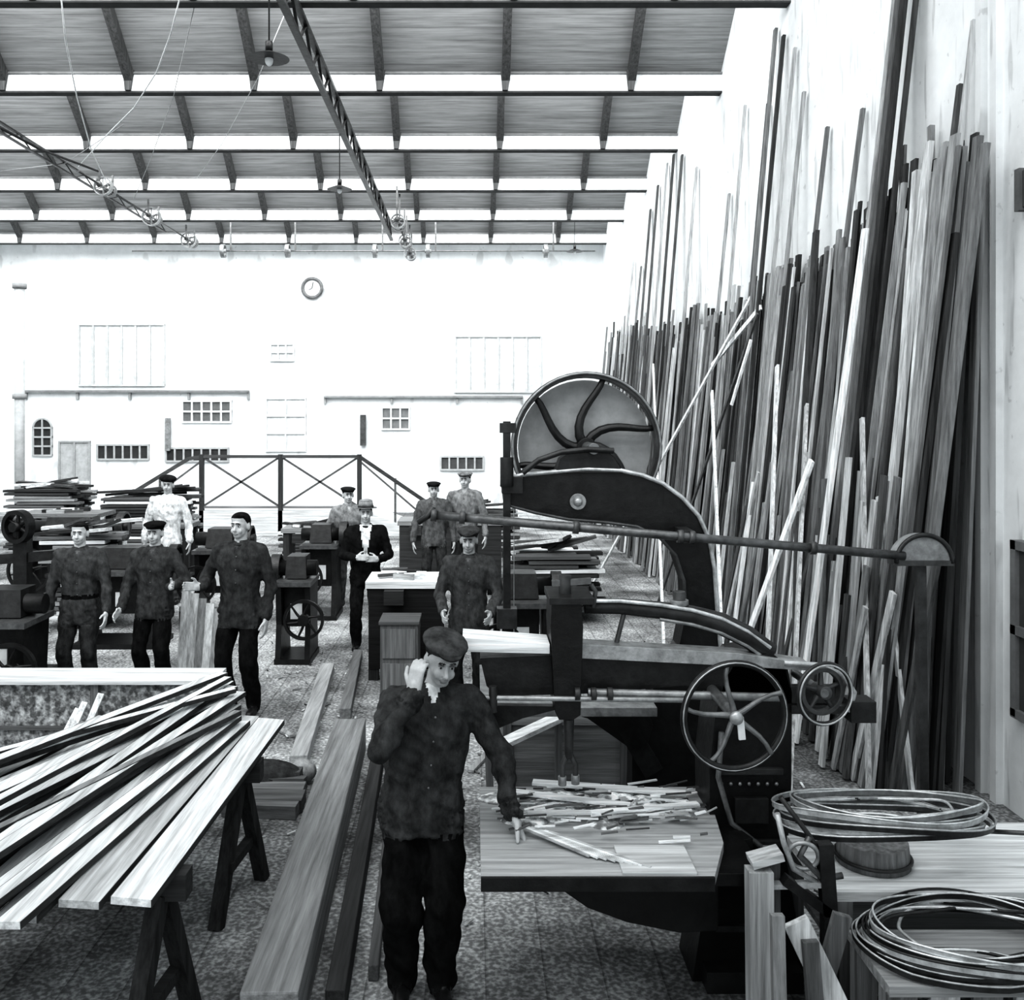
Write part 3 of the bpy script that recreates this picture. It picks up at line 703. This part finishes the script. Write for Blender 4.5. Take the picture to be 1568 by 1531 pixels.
b=B(); b.beam(W(745,1150,6.5),W(862,1095,6.75),.12,.03,WXm,.8); b.beam(V((WX(745,6.5)+.03,6.5,0)),W(748,1150,6.5),.05,.05,WZm,.2)
b.beam(V((WX(855,6.75),6.75,0)),W(855,1100,6.75),.05,.05,WZm,.2); b.finish('stock_support')
b=B()
for k in range(6): b.beam((WX(1010+12*k,5.3),5.2+.04*k,.02),(WX(1065+3*k,5.6)+.02,5.3,.7+.05*k),.05,.02,WZm,[.6,.2,.75,.4,.7,.3][k],up=(0,1,0))
b.finish('standing_offcuts')

# ---------------------------------------------------------------- PEOPLE
def frames(d):
    a=V((0,0,1)) if abs(d.z)<.9 else V((0,1,0)); u=d.cross(a).normalized(); return u,d.cross(u)
def capsule(a,b_,ra,rb,lab,n=16,flat=1.0):
    a=V(a);b_=V(b_); d=(b_-a); L=d.length; d.normalize(); u,w=frames(d)
    rings=[]
    for k in range(1,5):
        q=math.pi/2*(1-k/4); rings.append((a-d*ra*math.sin(q),ra*math.cos(q)))
    m=max(2,int(L/.03))
    for k in range(1,m): f=k/m; rings.append((a+d*L*f,ra+(rb-ra)*f))
    for k in range(4):
        q=math.pi/2*(k/4); rings.append((b_+d*rb*math.sin(q),rb*math.cos(q)))
    vs=[];fs=[]
    for c,r in rings:
        for j in range(n):
            t=2*math.pi*j/n; vs.append(c+(u*math.cos(t)+w*math.sin(t)*flat)*r)
    for i in range(len(rings)-1):
        for j in range(n): fs.append((i*n+j,i*n+(j+1)%n,(i+1)*n+(j+1)%n,(i+1)*n+j))
    fs.append(tuple(range(n))[::-1]); fs.append(tuple((len(rings)-1)*n+j for j in range(n)))
    return vs,fs,lab
def ellip(c,r,lab,rot=(0,0,0),nu=20,nv=14):
    t=B(); t.ell(c,r,0,0,rot,nu,nv); return t.v,t.f,lab
def loft(rings,lab,n=28):
    R=[]
    for i in range(len(rings)-1):
        for k in range(3):
            f=k/3; R.append([rings[i][j]*(1-f)+rings[i+1][j]*f for j in range(5)])
    R.append(rings[-1]); vs=[];fs=[]
    for r in R:
        for j in range(n):
            a=2*math.pi*j/n; ca,sa=math.cos(a),math.sin(a)
            e=.85
            vs.append(V((r[0]+r[3]*math.copysign(abs(ca)**e,ca),r[1]+r[4]*math.copysign(abs(sa)**e,sa),r[2])))
    for i in range(len(R)-1):
        for j in range(n): fs.append((i*n+j,i*n+(j+1)%n,(i+1)*n+(j+1)%n,(i+1)*n+j))
    fs.append(tuple(range(n))[::-1]); fs.append(tuple((len(R)-1)*n+j for j in range(n)))
    return vs,fs,lab
def remesh(parts,vox,sm=2):
    import bmesh
    vs=[];fs=[];lb=[]
    for v,f,l in parts:
        o=len(vs); vs+=[tuple(p) for p in v]; fs+=[[i+o for i in q] for q in f]; lb+=[l]*len(v)
    me=bpy.data.meshes.new('tmp'); me.from_pydata(vs,[],fs)
    bm=bmesh.new(); bm.from_mesh(me); bmesh.ops.recalc_face_normals(bm,faces=bm.faces); bm.to_mesh(me); bm.free()
    ob=bpy.data.objects.new('tmp',me); bpy.context.scene.collection.objects.link(ob)
    md=ob.modifiers.new('r','REMESH'); md.mode='VOXEL'; md.voxel_size=vox
    dg=bpy.context.evaluated_depsgraph_get(); dg.update()
    m2=bpy.data.meshes.new_from_object(ob.evaluated_get(dg))
    bpy.data.objects.remove(ob); 
    bm=bmesh.new(); bm.from_mesh(m2)
    for _ in range(sm): bmesh.ops.smooth_vert(bm,verts=bm.verts,factor=.5,use_axis_x=True,use_axis_y=True,use_axis_z=True)
    bm.normal_update()
    kd=kdtree.KDTree(len(vs))
    for i,p in enumerate(vs): kd.insert(p,i)
    kd.balance()
    V2=[v.co.copy() for v in bm.verts]; N2=[v.normal.copy() for v in bm.verts]
    F2=[[v.index for v in f.verts] for f in bm.faces]; L2=[lb[kd.find(f.calc_center_median())[1]] for f in bm.faces]
    bm.free(); bpy.data.meshes.remove(m2)
    return V2,N2,F2,L2
def ik(S,T,a,b_,pole):
    S=V(S);T=V(T); d=T-S; D=d.length
    if D>(a+b_)*.995: T=S+d*((a+b_)*.995/D); d=T-S; D=d.length
    dn=d.normalized(); x=(a*a-b_*b_+D*D)/(2*D); h=math.sqrt(max(0,a*a-x*x))
    p=V(pole); p=(p-dn*p.dot(dn)).normalized()
    return S+dn*x+p*h, T
def hand(o,d,n,th,curl):
    o=V(o); d=V(d).normalized(); n=V(n); n=(n-d*n.dot(d)).normalized(); w=d.cross(n)
    P=[]
    for q in(-.026,-.009,.009,.026):
        P.append(capsule(o+w*q*.75,o+d*.085+w*q,.017,.0125,'skin',10))
    P.append(capsule(o-d*.03,o+d*.02,.024,.024,'skin',12))
    for q,L in((-.031,.062),(-.0105,.078),(.0105,.085),(.031,.074)):
        p=o+d*.085+w*(q*(th)); dd=d.copy(); r=.0092
        for k,fr in enumerate((.45,.31,.26)):
            a=curl*(.6+.3*k); c,s_=math.cos(a),math.sin(a)
            nn=(n-dd*n.dot(dd)); nn=nn.normalized() if nn.length>.1 else -d
            dd=(dd*c+nn*s_).normalized()
            p2=p+dd*L*fr*1.05; P.append(capsule(p,p2,r,r*.92,'skin',8)); p=p2; r*=.92
    ws=w*th
    p=o+d*.02+ws*.028; q=p+(d*.65+ws*.65+n*.35).normalized()*.048; P.append(capsule(p,q,.015,.012,'skin',8))
    q2=q+(d*.85+ws*.25+n*.4).normalized()*.035; P.append(capsule(q,q2,.0115,.0095,'skin',8))
    return P
def person(name,loc,yaw=0,H=1.72,rw=(-.30,-.05,.86),lw=(.30,-.05,.86),rd=(0,-.1,-1),ld=(0,-.1,-1),rn=None,ln=None,rc=.35,lc=.35,
           head_turn=0,head_tilt=0,head_roll=0,lean=(0,0),jt=.035,tt=.018,hat='cap',ht=.02,skin=.5,hair=.03,openc=False,vox=.015,hem=.78,must=False,
           feet=((-.11,0),(.11,0)),rp=(-.5,.5,-.6),lp=(.5,.5,-.6),collar=True,belt=False,seed=0,rth=1,lth=-1,hshift=(0,0),bag=0,fold=1.0):
    lx,ly=lean; s=H/1.72; rnd=random.Random(seed)
    def ln_(z): f=max(0,(z-.9)/.6); return lx*f,ly*f
    def tp(z,rx,ry,cy=0): a,c=ln_(z); return (a,c+cy,z,rx,ry)
    torso=loft([tp(hem,.186+bag,.142+bag),tp(hem+.04,.19+bag,.143+bag),tp(.95,.176+bag,.130+bag),tp(1.05,.164+bag,.118+bag),tp(1.16,.175+bag,.12+bag,-.005),tp(1.28,.195,.125,-.008),tp(1.37,.20,.112),tp(1.42,.165,.092,.005),tp(1.455,.095,.07,.01),tp(1.49,.06,.058,.01)],'jacket')
    parts=[torso]
    sx,sy=ln_(1.40)
    for sd,wt,pl in((-1,rw,rp),(1,lw,lp)):
        S=V((sd*.182+sx,sy+.005,1.395)); E,T=ik(S,wt,.295,.265,pl)
        parts.append(capsule(S,E,.067,.056,'jacket')); parts.append(capsule(E,T,.057,.045,'jacket'))
        parts.append(capsule(S+V((-sd*.08,0,.02)),S,.062,.067,'jacket'))
        fd=(T-E).normalized(); parts.append(capsule(T-fd*.03,T-fd*.0,.047,.047,'cuff',14))
        if sd<0: RT=T
        else: LT=T
    for sd,(fx,fy) in((-1,feet[0]),(1,feet[1])):
        Hp=V((sd*.088,0,.88)); A=V((fx,fy+.02,.10)); Kn,_=ik(Hp,A,.42,.40,(sd*.1,-1,0))
        parts.append(capsule(Hp,Kn,.096+bag,.076+bag*.9,'trousers')); parts.append(capsule(Kn,A+V((0,0,.02)),.076+bag*.9,.066+bag*.7,'trousers'))
        parts.append(capsule(A+V((0,.0,.06)),A+V((0,.01,-.02)),.066+bag*.7,.068+bag*.6,'trousers'))
        parts.append(capsule((fx,fy+.045,.045),(fx+sd*.02,fy-.13,.036),.043,.036,'boot'))
        parts.append(capsule((fx,fy+.045,.045),(fx,fy+.03,.09),.043,.045,'boot'))
    b=B(); O=dict(jacket=(CLOTH,jt),cuff=(CLOTH,jt*1.1),trousers=(CLOTH,tt),boot=(MET,.02),skin=(SKIN,skin),hair=(CLOTH,hair),lip=(SKIN,skin*.55),shirt=(CLOTH,.75),brow=(CLOTH,max(hair,.06)),collar=(CLOTH,jt*1.5),belt=(CLOTH,.01))
    def emit(res,fo=0):
        V2,N2,F2,L2=res
        if fo:
            off=rnd.random()*50
            lv=['']*len(V2)
            for f,l in zip(F2,L2):
                for i in f: lv[i]=l
            for i,p in enumerate(V2):
                if lv[i] in('jacket','trousers','cuff'):
                    q=V((p.x*7+off,p.y*7,p.z*(11 if lv[i]=='jacket' else 7)+p.x*6))
                    a=(noise.noise(q)*.013+noise.noise(q*2.3)*.009)*fold
                    if lv[i]=='jacket' and hem+.03<p.z<1.0: a+=.006*math.sin(math.atan2(p.y,p.x)*9+off)
                    V2[i]=p+N2[i]*a
        o=len(b.v); b.v+=[p*s for p in V2]
        for f,l in zip(F2,L2):
            c=V((0,0,0))
            for i in f: c+=V2[i]
            c/=len(f)
            if fo and l=='trousers' and c.z>hem+.012: l='jacket'
            if l=='jacket':
                cx,cy=ln_(c.z); dx=abs(c.x-cx)
                if c.y<cy-.03:
                    if openc and 1.12<c.z<1.5 and dx<.012+(c.z-1.12)*.17: l='shirt'
                    elif not openc and 1.42<c.z<1.5 and dx<.005+(c.z-1.42)*.5: l='shirt' if seed%2 else 'collar'
                if belt and .985<c.z<1.02 and dx<.2 : l='belt'
            m,t=O[l]; b.f.append([i+o for i in f]); b.m.append(m); b.t.append(t); b.s.append(True)
    emit(remesh(parts,vox,1),1)
    hx,hy=ln_(1.5)
    hp=[ellip((0,.012,1.628),(.074,.092,.086),'skin'),ellip((0,-.022,1.575),(.056,.068,.080),'skin'),ellip((0,-.052,1.528),(.032,.034,.024),'skin'),
        capsule((0,-.088,1.612),(0,-.110,1.578),.008,.013,'skin',10),ellip((0,-.104,1.573),(.017,.012,.008),'skin'),
        ellip((-.030,-.068,1.57),(.022,.020,.024),'skin'),ellip((.030,-.068,1.57),(.022,.020,.024),'skin'),
        ellip((0,-.082,1.632),(.050,.014,.010),'skin'),ellip((-.026,-.090,1.633),(.016,.006,.0035),'brow'),ellip((.026,-.090,1.633),(.016,.006,.0035),'brow'),
        ellip((0,-.088,1.546),(.022,.008,.004),'lip'),ellip((0,-.086,1.539),(.018,.008,.004),'lip'),
        ellip((-.076,.008,1.598),(.009,.019,.031),'ear',(0,0,.25)),ellip((.076,.008,1.598),(.009,.019,.031),'ear',(0,0,-.25)),
        ellip((0,.024,1.642),(.078,.090,.080),'skin'),ellip((0,.052,1.60),(.066,.062,.072),'skin'),
        capsule((0,.01,1.44),(0,.012,1.57),.056,.052,'skin')]
    if hat=='hair': hp+=[ellip((0,.010,1.668),(.078,.092,.056),'skin'),ellip((.02,-.052,1.694),(.045,.03,.018),'skin')]
    if must: hp+=[ellip((-.014,-.100,1.556),(.018,.007,.0045),'brow',(0,.25,0)),ellip((.014,-.100,1.556),(.018,.007,.0045),'brow',(0,-.25,0))]
    hv=remesh(hp,.0055 if vox<.013 else .007,1)
    L3=[]
    for f,l in zip(hv[2],hv[3]):
        c=V((0,0,0))
        for i in f: c+=hv[0][i]
        c/=len(f)
        if l=='skin':
            y=c.y
            line=1.678 if y<-.055 else (1.678-(y+.055)*1.1 if y<0 else (1.6175-(y)*1.6 if y<.05 else 1.535))
            if c.z>line: l='hair'
        if l=='ear': l='skin'
        L3.append(l)
    Rm=Matrix.Translation(V((hx+hshift[0],hy+hshift[1],1.50)))@Euler((head_tilt,head_roll,head_turn)).to_matrix().to_4x4()@Matrix.Translation(V((0,0,-1.50)))
    hv=([Rm@p if p.z>1.49 else (Rm@p).lerp(p+V((hx,hy,0)),min(1,(1.49-p.z)/.04)) for p in hv[0]],hv[1],hv[2],L3)
    emit(hv)
    h=B()
    for sd in(-1,1):
        h.ell((sd*.027,-.080,1.610),(.012,.008,.0065),SKIN,min(.6,skin*1.1),nu=12,nv=8); h.ell((sd*.027,-.0865,1.610),(.0055,.003,.0055),MET,.01,nu=10,nv=6)
        h.ell((sd*.027,-.081,1.617),(.015,.009,.004),SKIN,skin*.45,nu=10,nv=6)
    if hat=='cap':
        h.ell((0,.004,1.697),(.108,.128,.026),CLOTH,ht,(.10,0,0)); h.cyl((0,.010,1.658),(0,.008,1.697),.086,.100,28,CLOTH,ht*1.2)
        h.prism([V((math.cos(a)*.068,-.055+math.sin(a)*.088,1.668+.25*(.1+math.sin(a)*.088))) for a in np.linspace(math.pi*1.03,math.pi*1.97,14)],(0,-.004,.008),CLOTH,ht*.7)
    elif hat=='brim':
        h.cyl((0,.01,1.672),(0,.01,1.678),.135,.132,32,CLOTH,ht); h.cyl((0,.01,1.676),(0,.012,1.755),.092,.080,28,CLOTH,ht*1.1); h.ell((0,.012,1.755),(.080,.084,.022),CLOTH,ht*1.1)
        h.cyl((0,.01,1.678),(0,.01,1.700),.0945,.0925,28,CLOTH,.06)
    elif hat=='floppy':
        h.ell((0,.01,1.70),(.115,.125,.05),CLOTH,ht,(.1,.1,0)); h.cyl((0,.01,1.662),(0,.01,1.69),.088,.1,24,CLOTH,ht*1.3)
    h.v=[(Rm@p)*s for p in h.v]
    o=len(b.v); b.v+=h.v; b.f+=[[i+o for i in f] for f in h.f]; b.m+=h.m;b.t+=h.t;b.s+=h.s
    h=B()
    if collar:
        h.ring((hx*.95,hy+.012,1.468),(0,-.25,1),.066,.013,m=CLOTH,t=jt*1.2,n=24)
    if not openc:
        for k in range(5):
            z=1.36-.11*k; cx,cy=ln_(z); h.ell((cx+.012,cy-.132-bag*.8+ (0.012 if z>1.3 or z<1.1 else 0),z),(.006,.005,.006),STEEL,.2,nu=8,nv=6)
    h.v=[p*s for p in h.v]
    o=len(b.v); b.v+=h.v; b.f+=[[i+o for i in f] for f in h.f]; b.m+=h.m;b.t+=h.t;b.s+=h.s
    hv_=.0048 if vox<.013 else .0065
    emit(remesh(hand(RT+V(rd).normalized()*.035,rd,rn or (1,0,0),rth,rc),hv_,1))
    emit(remesh(hand(LT+V(ld).normalized()*.035,ld,ln or (-1,0,0),lth,lc),hv_,1))
    ob=b.finish(name,origin=V((0,0,0)),recalc=False)
    ob.location=V((loc[0],loc[1],0)); ob.rotation_euler=(0,0,yaw)
    return ob
person('saw_operator',(-.245,4.50),yaw=.12,H=1.70,rw=(-.055,-.225,1.475),rd=(.18,.10,.95),rn=(.6,.9,.0),rc=.85,rp=(-.6,-.55,-.9),
       lw=(.405,-.17,.915),ld=(.35,-.25,-.75),ln=(-.5,-.1,-.5),lc=.3,lp=(.4,.6,.1),head_turn=.18,head_tilt=.26,head_roll=.12,hshift=(.02,-.015),lean=(.055,-.04),jt=.055,tt=.014,
       hat='cap',ht=.07,skin=.5,vox=.0105,hem=.80,must=False,feet=((-.085,.0),(.085,-.05)),seed=1,bag=.014,fold=1.5)
def P(n,dx,Y,**k): return person(n,(WX(dx,Y),Y),**k)
P('workman',122,9.25,H=1.70,yaw=.1,rw=(-.30,-.03,.84),lw=(.29,-.16,.88),ld=(.1,-.6,-.7),jt=.07,tt=.05,hat='hair',hair=.02,belt=True,seed=2,hem=.74,skin=.6)
P('workman',237,9.35,H=1.69,yaw=-.1,rw=(-.24,-.22,.90),rd=(-.1,-.8,-.4),lw=(.26,-.25,1.12),ld=(.5,-.6,.2),jt=.06,tt=.016,hat='cap',ht=.012,seed=4,skin=.6,head_turn=.1)
P('workman',368,8.75,H=1.84,yaw=-.15,rw=(-.24,-.22,1.12),rd=(-.5,-.6,.1),lw=(.24,-.03,.86),jt=.05,tt=.014,hat='hair',hair=.015,seed=6,skin=.55,head_turn=-.1,hem=.76)
P('workman',560,11.2,H=1.70,yaw=.1,rw=(-.12,-.25,1.12),rd=(.6,-.6,.1),lw=(.16,-.25,1.10),ld=(-.6,-.5,.1),jt=.016,tt=.02,hat='brim',ht=.22,openc=True,seed=5,skin=.55)
P('workman',533,13.6,H=1.72,yaw=.3,jt=.25,tt=.1,hat='cap',ht=.02,seed=8,lw=(.2,-.3,1.0),ld=(.1,-1,0),skin=.55)  # jacket tone lightened to suggest haze, as on the other far men
P('workman',718,8.75,H=1.70,yaw=-.1,lw=(.22,-.28,1.0),ld=(0,-1,-.3),rw=(-.2,-.28,1.0),rd=(.1,-1,-.3),jt=.07,tt=.03,hat='cap',ht=.06,seed=2,skin=.5,head_tilt=.1)
P('workman',257,14.0,H=1.84,yaw=.1,jt=.7,tt=.1,hat='floppy',ht=.02,seed=10,skin=.5)
P('workman',664,14.4,H=1.74,yaw=.1,jt=.12,tt=.05,hat='cap',ht=.02,seed=12,skin=.5)
P('workman',712,14.6,H=1.88,yaw=-.2,jt=.22,tt=.05,hat='cap',ht=.2,seed=12,skin=.55)

# ---------------------------------------------------------------- lights
def area(loc,rot,sx,sy,p):
    l=bpy.data.lights.new('skylight','AREA'); l.shape='RECTANGLE'; l.size=sx; l.size_y=sy; l.energy=p; l.color=(1,1,1)
    o=bpy.data.objects.new('skylight',l); bpy.context.scene.collection.objects.link(o); o.location=loc; o.rotation_euler=rot
for i,Yn in enumerate(beams):
    area(((XL+XW)/2,Yn-2.55,ZC+1.1),(math.radians(62),0,0),XW-XL-.6,1.5,[260,320,380,440,480,500,520,520,520][i])
w=bpy.data.worlds.new('World'); bpy.context.scene.world=w; w.use_nodes=True
w.node_tree.nodes['Background'].inputs[0].default_value=(.95,.98,1,1); w.node_tree.nodes['Background'].inputs[1].default_value=.9

cam=bpy.data.cameras.new('camera'); co=bpy.data.objects.new('camera',cam); bpy.context.scene.collection.objects.link(co)
co.location=(0,0,CH); co.rotation_euler=(math.pi/2,0,0); cam.sensor_width=36; cam.lens=36*F/1600
cam.shift_x=(800-CX)/1600; cam.shift_y=-(781-HY)/1600; cam.clip_end=200
sc=bpy.context.scene; sc.camera=co
sc.view_settings.view_transform='Standard'
try: sc.view_settings.look='High Contrast'
except Exception as e: print(e)
sc.view_settings.exposure=0
